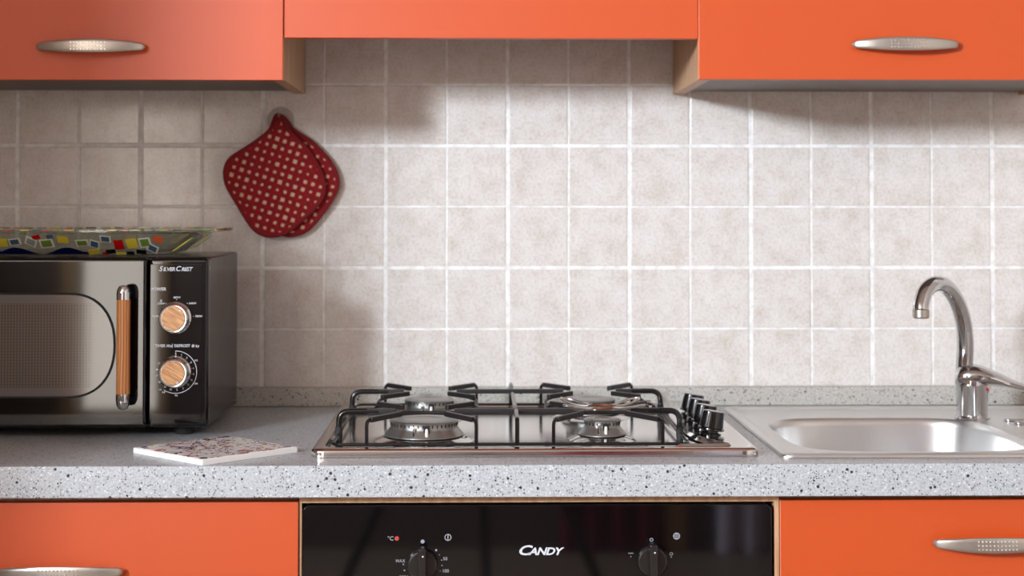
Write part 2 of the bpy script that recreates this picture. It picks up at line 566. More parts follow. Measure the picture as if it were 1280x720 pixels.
# ------------------------------------------------------------------ room shell
XR, YB, ZF, ZC = 1.75, -4.35, -Z0, 1.75
def build_room():
    structure('floor', bx(XW - 0.2, XR + 0.2, YB - 0.4, 0.2, ZF - 0.1, ZF), 'floor_stone')
    structure('ceiling', bx(XW - 0.2, XR + 0.2, YB - 0.4, 0.2, ZC, ZC + 0.1), 'plaster_warm')
    structure('wall_right', bx(XR, XR + 0.2, YB, 0.2, ZF, ZC), 'plaster_warm')
    b = BM()
    dx0, dx1, dz0, dz1 = -1.59, -1.30, -0.48, 1.15
    box(b, XW - 0.2, dx0, YB - 0.15, YB, ZF, ZC)
    box(b, dx0, dx1, YB - 0.15, YB, dz1, ZC)
    box(b, dx0, dx1, YB - 0.15, YB, ZF, dz0)
    box(b, dx1, XR + 0.2, YB - 0.15, YB, ZF, ZC)
    structure('wall_behind', b, 'plaster_brown')
    f = BM()
    box(f, dx0 - 0.05, dx0, YB, YB + 0.02, dz0 - 0.05, dz1 + 0.05); box(f, dx1, dx1 + 0.05, YB, YB + 0.02, dz0 - 0.05, dz1 + 0.05)
    box(f, dx0, dx1, YB, YB + 0.02, dz1, dz1 + 0.05); box(f, dx0, dx1, YB, YB + 0.02, dz0 - 0.05, dz0)
    o = structure('window_2', f, 'door_wood')
    part('pane', bx(dx0, dx1, YB - 0.06, YB - 0.056, dz0, dz1), 'pane', o, False)
    structure('wall_left', bx(XW - 0.2, XL, YW, 0.2, ZF, ZC), 'plaster_warm')
    b = BM(); x0, x1 = XW - 0.2, XW
    wy0, wy1, wz0, wz1 = -4.08, -3.32, 0.95, 1.42
    box(b, x0, x1, wy1, YW, ZF, ZC); box(b, x0, x1, wy0, wy1, ZF, wz0); box(b, x0, x1, wy0, wy1, wz1, ZC); box(b, x0, x1, YB, wy0, ZF, ZC)
    structure('wall_outer', b, 'plaster_warm')
    f = BM(); xa, xb = XW - 0.19, XW - 0.15; t = 0.03
    box(f, xa, xb, wy0, wy0 + t, wz0, wz1); box(f, xa, xb, wy1 - t, wy1, wz0, wz1)
    box(f, xa, xb, wy0 + t, wy1 - t, wz0, wz0 + t); box(f, xa, xb, wy0 + t, wy1 - t, wz1 - t, wz1)
    o = structure('window_1', f, 'white_frame')
    part('pane', bx(XW - 0.172, XW - 0.168, wy0 + t, wy1 - t, wz0 + t, wz1 - t), 'pane', o, False)
    # the wall over the worktop, and its tiles
    wf = structure('wall_front', bx(XL, XR, 0.0011, 0.2, ZF, ZC), 'grout')
    cache = {}
    for j in range(0, 7):
        z0, z1 = 0.0232 + 0.1 * j, 0.1232 + 0.1 * j
        gz0, gz1 = (0.0016, 0.0030) if j % 2 else (0.0030, 0.0016)      # thin joint at the odd lines
        gz0, gz1 = (0.0014, 0.0027) if (j % 2 == 1) else (0.0027, 0.0014)
        for i in range(-11, 17):
            gx0, gx1 = (0.0030, 0.0014) if i % 2 == 0 else (0.0014, 0.0030)
            key = (i % 2, j % 2)
            if key not in cache:
                b = BM()
                box(b, gx0, 0.1 - gx1, 0.0, 0.004, gz0, 0.1 - gz1)
                top = [e for e in b.edges if all(abs(v.co.y) < 1e-6 for v in e.verts)]
                bmesh.ops.bevel(b, geom=top, offset=0.0014, segments=2, profile=0.5, affect='EDGES')
                me = bpy.data.meshes.new('tile'); bmesh.ops.recalc_face_normals(b, faces=b.faces)
                b.to_mesh(me); b.free(); me.materials.append(M['tile'])
                cache[key] = me
            o = bpy.data.objects.new('tile', cache[key]); COL.objects.link(o)
            o.parent = wf
            o.location = (0.1 * i, random.uniform(-0.0003, 0.0003), z0 + Z0)
            o.rotation_euler = (random.uniform(-0.003, 0.003), 0, random.uniform(-0.003, 0.003))
build_room()

# ------------------------------------------------------------------ worktop
WX0, WX1, WY0, WY1 = XL, 1.60, -0.622, 0.0
HX0, HX1, HY0, HY1 = 0.372, 0.712, -0.542, -0.182       # sink cut-out
def build_worktop():
    b = BM()
    xs = [WX0, HX0, HX1, WX1]; ys = [WY0, HY0, HY1, -0.001]
    V = {}
    for zi, z in enumerate((-0.04, 0.0)):
        for i, x in enumerate(xs):
            for j, y in enumerate(ys): V[i, j, zi] = b.verts.new((x, y, z))
    for i in range(3):
        for j in range(3):
            if (i, j) == (1, 1): continue
            b.faces.new([V[i, j, 1], V[i + 1, j, 1], V[i + 1, j + 1, 1], V[i, j + 1, 1]])
            b.faces.new([V[i, j + 1, 0], V[i + 1, j + 1, 0], V[i + 1, j, 0], V[i, j, 0]])
    def side(a, c): b.faces.new([V[a + (0,)], V[c + (0,)], V[c + (1,)], V[a + (1,)]])
    for i in range(3): side((i, 0), (i + 1, 0)); side((i + 1, 3), (i, 3))
    for j in range(3): side((3, j), (3, j + 1)); side((0, j + 1), (0, j))
    side((2, 1), (1, 1)); side((1, 2), (2, 2)); side((1, 1), (1, 2)); side((2, 2), (2, 1))
    es = [e for e in b.edges if all(abs(v.co.y - WY0) < 1e-6 for v in e.verts) and abs(e.verts[0].co.z - e.verts[1].co.z) < 1e-6]
    bmesh.ops.bevel(b, geom=es, offset=0.0035, segments=3, profile=0.5, affect='EDGES')
    o = single('worktop', b, 'laminate', 'pale grey speckled laminate worktop running under the tiled wall', 'worktop', (0, -0.3, -0.04))
    part('upstand', bx(WX0, WX1, -0.026, -0.0012, 0.0002, 0.0300, 0.0025), 'laminate_beige', o)
build_worktop()

# ------------------------------------------------------------------ handles
def handle_bm(cx, y, cz, flip=1, L=0.155, H=0.0200):
    """bow handle: long lens outline, bowed away from the door, rows of small studs"""
    b = BM(); n = 60; loops = []
    for i in range(n + 1):
        t = -1 + 2 * i / n
        x = cx + t * L / 2
        q = max(0.0, (abs(t) - 0.93) / 0.07)
        hh = max(0.0010, H * 0.5 * (0.50 + 0.50 * (1 - t * t)) * math.sqrt(max(0.0, 1 - q * q)))
        mid = cz
        yy = y - 0.006 - 0.018 * (1 - t * t) ** 0.6
        th = 0.0028
        # gently crowned section
        sec = []
        for k in range(14):
            a = 2 * PI * k / 14
            sec.append((x, yy - th * math.sin(a), mid + hh * math.copysign(abs(math.cos(a)) ** 0.55, math.cos(a))))
        loops.append(sec)
    rings(b, loops)
    for s in (-1, 1):
        lathe(b, [(0.0042, 0.0), (0.0042, 0.016)], cx + s * L * 0.40, y, 12, 'Y', cz)
    nf = len(b.faces)
    for i in range(11):
        for j in range(3):
            u = (i - 5) * 0.0048
            t = u / (L / 2)
            yy = y - 0.006 - 0.018 * (1 - t * t) ** 0.6
            mid = cz
            lathe(b, [(0.0013, -0.0004), (0.0012, 0.0004), (0.0006, 0.0010)], cx + u, yy - 0.0028, 8, 'Y', mid + (j - 1) * 0.0050)
    b.faces.ensure_lookup_table()
    for f in b.faces[nf:]: f.material_index = 1
    return b

def add_handle(door, cx, y, cz, flip):
    return part('handle', handle_bm(cx, y, cz, flip), None, door, True, 'brushed nickel bow handle with rows of small studs', mats=['nickel', 'bump_bright'])

def door_part(parent, x0, x1, y0, z0, z1, name='door', th=0.018):
    b = bx(x0, x1, y0, y0 + th, z0, z1, 0.0010, 2)
    b.normal_update()
    for f in b.faces:
        if abs(f.normal.x) > 0.9: f.material_index = 1
    d = part(name, b, None, parent, mats=['orange', 'orange_edge'])
    return d

# ------------------------------------------------------------------ wall units
def wall_unit(nm, label, x0, x1, dz0, hx, hz, group):
    r = thing(nm, label, 'cabinet', ((x0 + x1) / 2, -0.16, 0.508), group)
    yb, yf = -0.0015, -0.316
    t = 0.018; z0, z1 = 0.508, 1.24
    part('side_panel', bx(x0, x0 + t, yf, yb, z0, z1, 0.0006, 1), 'beech', r)
    part('side_panel', bx(x1 - t, x1, yf, yb, z0, z1, 0.0006, 1), 'beech', r)
    part('bottom_panel', bx(x0 + t, x1 - t, yf, yb, z0 + 0.005, z0 + 0.023), 'carcass_grey', r)
    part('top_panel', bx(x0 + t, x1 - t, yf, yb, z1 - t, z1), 'carcass_grey', r)
    part('back_panel', bx(x0 + t, x1 - t, yb - 0.006, yb, z0 + 0.024, z1 - t), 'carcass_grey', r)
    d = door_part(r, x0 - 0.003, x1 + 0.003, -0.336, dz0, z1)
    add_handle(d, hx, -0.336, hz, 1)
    return r
wall_unit('wall_cabinet', 'orange wall cabinet hanging over the black microwave', -0.932, -0.3315, 0.5040, -0.6005, 0.5505, 'orange wall cabinets')
wall_unit('wall_cabinet', 'orange wall cabinet hanging over the steel sink and tap', 0.2725, 0.863, 0.5065, 0.5667, 0.5565, 'orange wall cabinets')

def build_hood():
    r = thing('hood_cabinet', 'orange flap cabinet hiding the cooker hood over the gas hob', 'cabinet', (-0.03, -0.16, 0.6))
    x0, x1 = -0.3275, 0.2685
    t = 0.016; z0, z1 = 0.628, 1.24; yb, yf = -0.0015, -0.312
    part('side_panel', bx(x0, x0 + t, yf, yb, z0, z1), 'beech', r)
    part('side_panel', bx(x1 - t, x1, yf, yb, z0, z1), 'beech', r)
    part('bottom_panel', bx(x0 + t, x1 - t, yf, yb, z0, z0 + 0.016), 'carcass_grey', r)
    part('top_panel', bx(x0 + t, x1 - t, yf, yb, z1 - t, z1), 'carcass_grey', r)
    door_part(r, x0, x1, -0.332, 0.5655, z1, 'flap')
build_hood()

# ------------------------------------------------------------------ base units
def base_unit(label, x0, x1, dx0, dx1, hx, hz):
    r = thing('base_cabinet', label, 'cabinet', ((x0 + x1) / 2, -0.3, -Z0), 'orange base cabinets')
    yb, yf = -0.03, -0.580
    t = 0.018; z0, z1 = -0.80, -0.0405
    part('side_panel', bx(x0, x0 + t, yf, yb, z0, z1, 0.0005, 1), 'beech', r)
    part('side_panel', bx(x1 - t, x1, yf, yb, z0, z1, 0.0005, 1), 'beech', r)
    part('bottom_panel', bx(x0 + t, x1 - t, yf, yb, z0, z0 + t), 'beech', r)
    part('front_rail', bx(x0 + t, x1 - t, yf, yf + 0.05, z1 - t, z1), 'beech', r)
    part('back_panel', bx(x0 + t, x1 - t, yb - 0.006, yb, z0 + t, z1 - 0.2), 'carcass_grey', r)
    part('plinth', bx(x0, x1, -0.53, -0.514, -Z0 + 0.0005, z0 - 0.0005), 'carcass_grey', r)
    d = door_part(r, dx0, dx1, -0.600, z0 + 0.01, -0.0492)
    add_handle(d, hx, -0.600, hz, -1)
    return r
base_unit('orange base cabinet under the worktop below the microwave', -0.88, -0.2765, -0.877, -0.2747, -0.569, -0.1335)
base_unit('orange base cabinet under the worktop below the sink', 0.3345, 0.932, 0.3350, 0.929, 0.6045, -0.1025)

# ------------------------------------------------------------------ oven and its housing
def build_oven():
    h = thing('oven_housing', 'pale beech housing around the black built-in oven', 'cabinet', (0.027, -0.3, -Z0))
    x0, x1 = -0.2738, 0.3338
    part('side_panel', bx(x0, x0 + 0.0030, -0.5960, -0.03, -0.80, -0.0405), 'beech', h)
    part('side_panel', bx(x1 - 0.0058, x1, -0.5960, -0.03, -0.80, -0.0405), 'beech', h)
    part('top_rail', bx(x0 + 0.0030, x1 - 0.0058, -0.5960, -0.53, -0.0512, -0.0405), 'beech', h)
    part('shelf', bx(x0 + 0.0030, x1 - 0.0058, -0.585, -0.03, -0.80, -0.782), 'beech', h)
    part('plinth', bx(x0, x1, -0.53, -0.514, -Z0 + 0.0005, -0.8005), 'carcass_grey', h)

    ox0, ox1 = -0.2700, 0.3240
    r = thing('built_in_oven', 'black glass built-in oven with two round dials below the hob', 'oven', (0.027, -0.3, -0.781))
    part('oven_body', bx(ox0 + 0.012, ox1 - 0.012, -0.575, -0.06, -0.7815, -0.060), 'carcass_grey', r)
    yf = -0.6010
    out = []
    hx, hz = (ox1 - ox0) / 2, 0.056
    cx, cz = (ox0 + ox1) / 2, -0.0535 - hz
    c = 0.006
    out = [(cx - hx + c, cz + hz), (cx - hx, cz + hz - c), (cx - hx, cz - hz), (cx + hx, cz - hz), (cx + hx, cz + hz - c), (cx + hx - c, cz + hz)]
    p = part('control_panel', prism_y(BM(), out, yf, -0.577, 0.0016), 'black_gloss', r)
    d = part('oven_door', bx(ox0, ox1, yf - 0.002, -0.577, -0.775, cz - hz - 0.004, 0.003), 'black_gloss', r)
    hb = BM()
    tube(hb, [(ox0 + 0.06, -0.645, -0.21), (ox1 - 0.06, -0.645, -0.21)], 0.008, 14)
    for x in (ox0 + 0.08, ox1 - 0.08): lathe(hb, [(0.006, 0.0), (0.006, 0.045)], x, yf - 0.002, 12, 'Y', -0.21)
    part('door_handle', hb, 'steel', d)

    def X(px): return (px - 597.5) / 985.0 - 0.0490
    def Zp(py): return 0.3223 - (py - 259.0) / 985.0
    # lettering and marks
    b = text_bm('C', 0.0170, X(655), yf, Zp(686), 'CENTER', 0.30, 0.0004, 1.35)
    join(b, text_bm('ANDY', 0.0128, X(681.5), yf, Zp(687.2), 'CENTER', 0.30, 0.0004, 1.18, 0.92))
    part('lettering', b, 'print_white', p, False)
    b = text_bm('°C', 0.0072, X(489.6), yf, Zp(670.3), 'CENTER', 0, 0.0001)
    for s, px, py, sz in (('MAX', 502, 698, 0.0056), ('200', 505, 718, 0.0058), ('50', 557.5, 695.5, 0.0058), ('100', 558, 710.5, 0.0058),
                          ('250', 507.5, 738, 0.0068), ('150', 553, 733, 0.0068)):
        join(b, text_bm(s, sz, X(px), yf, Zp(py), 'CENTER', 0, 0.00005))
    for px, py, rr in ((546.3, 684.7, 0.0014), (550.5, 690.5, 0.0007), (553, 697, 0.0007), (553.5, 703.5, 0.0007), (551.5, 710.3, 0.0007),
                       (505.7, 702, 0.0009), (507, 709.5, 0.0009), (511, 716.5, 0.0007), (529.5, 674, 0.0025)):
        flat_disc(b, X(px), yf, Zp(py), rr)
    arc_band(b, X(561), yf, Zp(669), 0.0033, 0.0044, 0, 360)
    f = BM(); box(f, X(561) - 0.0006, X(561) + 0.0006, yf - 0.0003, yf, Zp(669) - 0.0036, Zp(669) + 0.0036); join(b, f)
    arc_band(b, X(814.3), yf, Zp(673), 0.0014, 0.0023, 0, 360)
    arc_band(b, X(845.6), yf, Zp(668.5), 0.0033, 0.0044, 0, 360)
    for dz, hw in ((0.0022, 0.0020), (0.0, 0.0034), (-0.0022, 0.0020)):
        f = BM(); box(f, X(845.6) - hw, X(845.6) + hw, yf - 0.0003, yf, Zp(668.5) + dz - 0.0005, Zp(668.5) + dz + 0.0005); join(b, f)
    for k in range(-3, 3):
        f = BM(); dx = 0.0011
        a = (X(788.5) + k * dx, Zp(689.5) + (0.0004 if k % 2 else -0.0004)); c2 = (X(788.5) + (k + 1) * dx, Zp(689.5) + (-0.0004 if k % 2 else 0.0004))
        f.faces.new([f.verts.new((a[0], yf - 0.0003, a[1] - 0.0004)), f.verts.new((c2[0], yf - 0.0003, c2[1] - 0.0004)), f.verts.new((c2[0], yf - 0.0003, c2[1] + 0.0004)), f.verts.new((a[0], yf - 0.0003, a[1] + 0.0004))])
        join(b, f)
    flat_disc(b, X(788.5), yf, Zp(693.7), 0.0007)
    arc_band(b, X(838.8), yf, Zp(690.5), 0.0013, 0.0021, 0, 360)
    f = BM(); box(f, X(838.8) - 0.0007, X(838.8) + 0.0007, yf - 0.0003, yf, Zp(694.5) - 0.0008, Zp(694.5) + 0.0008); join(b, f)
    part('dial_markings', b, 'print_dim', p, False)['kind'] = 'stuff'
    lb = BM(); flat_disc(lb, X(497.5), yf, Zp(670), 0.0028, 18, 0.0006)
    part('pilot_lamp', lb, 'red_lamp', p, False, 'small red pilot lamp')
    for px, py in ((529.5, 702.5), (815, 699)):
        kb = BM()
        lathe(kb, [(0.0195, 0.0), (0.0195, 0.006), (0.0180, 0.0085), (0.0150, 0.0095)], X(px), yf, 48, 'Y', Zp(py))
        k = part('dial', kb, 'dial_black', r)
        g = BM(); box(g, X(px) - 0.0052, X(px) + 0.0052, yf - 0.024, yf - 0.004, Zp(py) - 0.0205, Zp(py) + 0.0245, 0.0022, 3)
        part('dial_grip', g, 'dial_black', k)
        m = BM(); flat_disc(m, X(px) + 0.001, yf - 0.024, Zp(py) + 0.0150, 0.0011)
        part('dial_pointer', m, 'print_white', k, False)
build_oven()

# ------------------------------------------------------------------ gas hob
BUR = [(-0.122, -0.430, 0.0465, 'large'), (-0.122, -0.195, 0.0370, 'medium'), (0.122, -0.195, 0.0370, 'medium'), (0.122, -0.430, 0.0250, 'small')]
def ray_loop(poly, c, n):
    """resample an outline at equal angles about c"""
    out = []; m = len(poly)
    for k in range(n):
        a = 2 * PI * k / n; d = (math.cos(a), math.sin(a)); best = None
        for i in range(m):
            p, q = poly[i], poly[(i + 1) % m]
            ex, ey = q[0] - p[0], q[1] - p[1]
            den = d[0] * ey - d[1] * ex
            if abs(den) < 1e-12: continue
            t = ((p[0] - c[0]) * ey - (p[1] - c[1]) * ex) / den
            s = ((p[0] - c[0]) * d[1] - (p[1] - c[1]) * d[0]) / den
            if t > 0 and -1e-9 <= s <= 1 + 1e-9 and (best is None or t > best): best = t
        out.append((c[0] + best * d[0], c[1] + best * d[1]))
    return out

def build_hob():
    r = thing('gas_hob', 'stainless steel gas hob with four burners set on the worktop', 'hob', (0.026, -0.305, 0.0))
    cx, cy, hx, hy = 0.026, -0.3055, 0.290, 0.2575
    C = (0.0, -0.30); N = 360
    def outer(ins, rad): return ray_loop([(cx + x, cy + y) for x, y in rrect(hx - ins, hy - ins, rad, 8)], C, N)
    pan = [(-0.243, -0.075), (-0.248, -0.085), (-0.248, -0.530), (-0.240, -0.545), (0.266, -0.545), (0.276, -0.540), (0.264, -0.515), (0.247, -0.475), (0.238, -0.430), (0.234, -0.38), (0.232, -0.30), (0.232, -0.085), (0.227, -0.075)]
    pan = pan[::-1]
    panl = ray_loop(pan, C, N)
    def scale(lp, s): return [(C[0] + (x - C[0]) * s, C[1] + (y - C[1]) * s) for x, y in lp]
    L = []; panring = 0
    for lp, z in ((outer(0.0, 0.014), 0.0005), (outer(0.0, 0.014), 0.0074), (outer(0.0012, 0.013), 0.0096), (outer(0.0042, 0.012), 0.0112), (outer(0.008, 0.012), 0.0116), (scale(panl, 1.020), 0.0118), (scale(panl, 1.010), 0.0150), (panl, 0.0112), (scale(panl, 0.985), 0.0050), (scale(panl, 0.97), 0.0040)):
        panring += 1
        if panring <= 5: L.append([(x, y, z) for x, y in lp])
        else: L.append([(x, y, 0.0118 if (z > 0.014 and x < 0.21) else z) for x, y in lp])
    b = BM(); rings(b, L, True, False)
    # pan floor with raised burner domes
    last = [v for v in b.verts][-N:]
    b.faces.new(last)
    part('hob_plate', b, 'steel', r)
    for bxx, byy, rr, kind in BUR:
        k = rr / 0.0465
        db = BM()
        lathe(db, [(rr + 0.022, 0.0042), (rr + 0.018, 0.0058), (rr + 0.011, 0.0092), (rr + 0.004, 0.0108), (rr - 0.004, 0.0112)], bxx, byy, 64)
        dome = part('burner_dome', db, 'steel', r)
        hb = BM()
        f = 0.0075
        lathe(hb, [(rr - 0.004, 0.0113), (rr + f, 0.0114), (rr + f, 0.0128), (rr + f * 0.8, 0.0148), (rr + 0.001, 0.0205), (rr - 0.001, 0.0240), (rr - 0.001, 0.0290), (rr - 0.003, 0.0292)], bxx, byy, 64)
        head = part('burner_head', hb, 'aluminium', r)
        sb = BM()
        ns = 44 if kind == 'large' else 34 if kind == 'medium' else 26
        for q in range(ns):
            a = 2 * PI * q / ns
            t = BM(); box(t, rr - 0.003, rr - 0.0002, -0.0006, 0.0006, 0.0252, 0.0291)
            t.transform(Matrix.Translation((bxx, byy, 0)) @ Matrix.Rotation(a, 4, 'Z')); join(sb, t)
        part('flame_slots', sb, 'slot_black', head, False)
        cb = BM()
        lathe(cb, [(rr - 0.003, 0.0293), (rr + 0.0005, 0.0296), (rr + 0.0008, 0.0312), (rr - 0.0015, 0.0328), (rr * 0.60, 0.0338), (rr * 0.52, 0.0332), (rr * 0.48, 0.0322), (rr * 0.2, 0.0320)], bxx, byy, 64)
        part('burner_cap', cb, 'aluminium' if kind != 'x' else 'burner_dark', r)
        # spark plug and flame sensor at the front
        a = math.radians(-84)
        px_, py_ = bxx + (rr + 0.0020) * math.cos(a), byy + (rr + 0.0020) * math.sin(a)
        nb = BM(); box(nb, px_ - 0.0042, px_ + 0.0042, py_ - 0.0012, py_ + 0.002, 0.0205, 0.0285); part('plug_recess', nb, 'slot_black', head, False)
        e = BM(); lathe(e, [(0.0021, 0.0150), (0.0021, 0.0235), (0.0014, 0.0255)], px_, py_ - 0.0022, 14); part('spark_plug', e, 'ceramic_white', head)
        a = math.radians(-104)
        qx, qy = bxx + (rr + 0.004) * math.cos(a), byy + (rr + 0.004) * math.sin(a)
        e = BM(); lathe(e, [(0.0015, 0.0130), (0.0015, 0.0262), (0.0009, 0.0280)], qx, qy, 12); part('flame_sensor', e, 'chrome', head)
    # four dials
    for i, y in enumerate((-0.440, -0.371, -0.305, -0.240)):
        tl = Matrix.Rotation(math.radians(9), 3, 'Y')
        base = (0.269, y, 0.0112)
        kb = BM()
        lathe(kb, [(0.0150, -0.0006), (0.0150, 0.0030), (0.0140, 0.0042), (0.0105, 0.0046), (0.0105, 0.0070)], base[0], base[1], 40, 'Z', base[2], tl)
        ring = part('dial_bezel', kb, 'black_plastic', r)
        kb = BM()
        lathe(kb, [(0.0100, 0.0068), (0.0165, 0.0072), (0.0182, 0.0082), (0.0180, 0.0100), (0.0165, 0.0112), (0.0150, 0.0310), (0.0142, 0.0326), (0.0120, 0.0333)], base[0], base[1], 40, 'Z', base[2], tl)
        for v in kb.verts:                      # flattened flanks give it a finger grip
            h = (v.co - Vector(base)).dot(tl @ Vector((0, 0, 1)))
            if h > 0.0105:
                s = 0.72 if True else 1
                v.co.y = base[1] + (v.co.y - base[1]) * s
        part('dial', kb, 'black_plastic', r)
build_hob()

def build_grate():
    r = thing('pan_support', 'black wire pan support standing over the four gas burners', 'pan support', (0, -0.31, 0.004))
    zt = 0.0440; zb = 0.0128; wr = 0.0024
    X0, X1, Y0, Y1 = -0.238, 0.228, -0.513, -0.105
    # low perimeter frame
    fb = BM()
    loop = [(x - 0.005, -0.319 + y, zb) for x, y in rrect(0.233, 0.214, 0.012, 5)]
    tube(fb, loop, 0.0022, 8, True)
    part('frame_wire', fb, 'black_enamel', r)
    for bxx, byy, rr, kind in BUR:
        for sx in (-1, 1):
            for sy in (-1, 1):
                yw = byy + sy * 0.083; 
                if sy < 0 and byy < -0.3: yw = -0.533
                if sy > 0 and byy > -0.3: yw = -0.105
                xw = bxx + sx * 0.0715
                tip = (bxx + sx * 0.0300, byy + sy * 0.0330)
                front = (sy < 0 and byy < -0.3) or (sy > 0 and byy > -0.3)
                b = BM()
                if front:
                    pts = fillet([(xw, yw, zb), (xw, yw, zt), (xw + (tip[0] - xw) * 0.45, yw + (tip[1] - yw) * 0.45, zt)], 0.008)
                    tube(b, pts, wr, 10)
                else:
                    ym = -0.3125
                    pts = fillet([(xw, ym, 0.026), (xw, yw, zt - 0.004), (xw + (tip[0] - xw) * 0.45, yw + (tip[1] - yw) * 0.45, zt)], 0.008)
                    tube(b, pts, wr, 10)
                w_ = part('wire', b, 'black_enamel', r)
                f = BM()
                d0 = 0.10
                bar(f, (xw + (tip[0] - xw) * d0, yw + (tip[1] - yw) * d0, zt), (tip[0], tip[1], zt), 0.0062, 0.0070)
                part('finger', f, 'finger_iron', w_)
    ym = -0.3125
    # cross wire between the two rows, low over the pan
    for z_, y_ in ((0.0260, ym),):
        b = BM(); tube(b, [(X0, y_, z_), (X1, y_, z_)], 0.0030, 10); part('cross_wire', b, 'finger_iron', r)
    # cross bars at each row: outer legs bent down, inner bars bridging the burners
    for y in (-0.435, -0.200):
        for sx in (-1, 1):
            xo = -0.238 if sx < 0 else 0.228
            bxx = sx * 0.122
            b = BM()
            tube(b, fillet([(xo, y, zb), (xo, y, zt), (bxx + sx * 0.062, y, zt)], 0.016, 7), 0.0040, 12)
            o = part('leg_wire', b, 'black_enamel', r)
            f = BM(); bar(f, (bxx + sx * 0.078, y, zt), (bxx + sx * 0.038, y, zt), 0.0065, 0.0072); part('finger', f, 'finger_iron', o)
            t = BM(); lathe(t, [(0.0046, -0.0086), (0.0050, -0.002), (0.0050, 0.010), (0.0042, 0.0105)], xo, y, 14, 'Z', zb); part('rubber_foot', t, 'foot_rubber', o)
        f = BM(); bar(f, (-0.122 + 0.041, y, zt), (0.122 - 0.041, y, zt), 0.0062, 0.0068); part('bridge_bar', f, 'finger_iron', r)
    # centre spine with bent ends
    b = BM()
    pts = [(0.003, -0.533, zb), (0.003, -0.533, zt + 0.0005), (0.003, -0.46, zt + 0.004), (0.003, -0.435, zt - 0.0050), (0.003, -0.40, zt + 0.001), (0.003, -0.24, zt + 0.001), (0.003, -0.200, zt - 0.0050), (0.003, -0.16, zt + 0.004), (0.003, -0.105, zt + 0.001), (0.003, -0.105, zb)]
    tube(b, fillet(pts, 0.010), 0.0029, 10)
    part('spine_wire', b, 'black_enamel', r)
build_grate()

def build_reducer():
    r = thing('pot_reducer', 'small rusty wire pot reducer lying on the pan support over the smallest burner', 'pot stand', (0.122, -0.43, 0.046))
    z = 0.0487
    for k, a in enumerate((38, 142, 218, 322)):
        ca, sa = math.cos(math.radians(a)), math.sin(math.radians(a))
        pa = Vector((-sa, ca, 0)); d = Vector((ca, sa, 0)); c = Vector((0.122, -0.43, z))
        b = BM()
        pts = [c + d * 0.018 + pa * 0.002 , c + d * 0.034 + pa * 0.0075, c + d * 0.058 + pa * 0.0085 + Vector((0, 0, 0.005)), c + d * 0.068 + Vector((0, 0, 0.007)), c + d * 0.058 - pa * 0.0085 + Vector((0, 0, 0.005)), c + d * 0.034 - pa * 0.0075, c + d * 0.018 - pa * 0.002]
        tube(b, catmull(pts, 5), 0.0019, 8)
        part('looped_arm', b, 'wire_chrome' if k % 2 else 'wire_chrome', r)
    b = BM()
    tube(b, [(0.122 + 0.0185 * math.cos(2 * PI * k / 28), -0.43 + 0.0185 * math.sin(2 * PI * k / 28), z) for k in range(28)], 0.0018, 8, True)
    part('centre_ring', b, 'wire_rust', r)
build_reducer()

# ------------------------------------------------------------------ sink
def build_sink():
    r = thing('sink', 'stainless steel inset sink with drainer let into the worktop', 'sink', (0.54, -0.36, -0.002))
    x0, x1, y0, y1 = 0.3415, 1.24, -0.576, -0.075
    N = 240
    bcx, bcy = 0.541, -0.362
    C = (bcx, bcy)
    def outer(ins, rad=0.012):
        hx, hy = (x1 - x0) / 2 - ins, (y1 - y0) / 2 - ins
        return ray_loop([((x0 + x1) / 2 + x, (y0 + y1) / 2 + y) for x, y in rrect(hx, hy, max(rad - ins, 0.004), 6)], C, N)
    def basin(hx, hy, n=4.2):
        out = []
        for k in range(N):
            a = 2 * PI * k / N; c, s = math.cos(a), math.sin(a)
            rad = 1.0 / ((abs(c) / hx) ** n + (abs(s) / hy) ** n) ** (1 / n)
            out.append((bcx + rad * c, bcy + rad * s))
        return out
    L = []
    def add(lp, z): L.append([(x, y, z) for x, y in lp])
    add(outer(0.0), 0.0004); add(outer(0.0), 0.0022); add(outer(0.0015), 0.0046); add(outer(0.006), 0.0058); add(outer(0.012), 0.0056)
    add(outer(0.017), 0.0030); add(outer(0.021), 0.0022)
    add(basin(0.170, 0.175), 0.0022)
    add(basin(0.1645, 0.1695), 0.0014); add(basin(0.1615, 0.1665), -0.0022); add(basin(0.159, 0.164), -0.010); add(basin(0.152, 0.157), -0.10); add(basin(0.146, 0.150), -0.125)
    add(basin(0.130, 0.134), -0.142); add(basin(0.10, 0.104, 3), -0.148); add(basin(0.045, 0.045, 2), -0.151); add(basin(0.04, 0.04, 2), -0.156)
    b = BM(); rings(b, L, False, True)
    part('sink_bowl_and_deck', b, 'steel_basin', r, label='brushed stainless bowl and deck')
    db = BM(); lathe(db, [(0.042, -0.1555), (0.038, -0.153), (0.02, -0.1535)], bcx, bcy, 32)
    part('drain', db, 'chrome', r)
    for k in range(8):
        y = -0.235 - 0.038 * k
        g = BM(); box(g, 0.742 + 0.003 * min(k, 2), 1.19, y - 0.0085, y + 0.0085, 0.0022, 0.0062, 0.0032, 3)
        part('drainer_ridge', g, 'steel_basin', r)
build_sink()

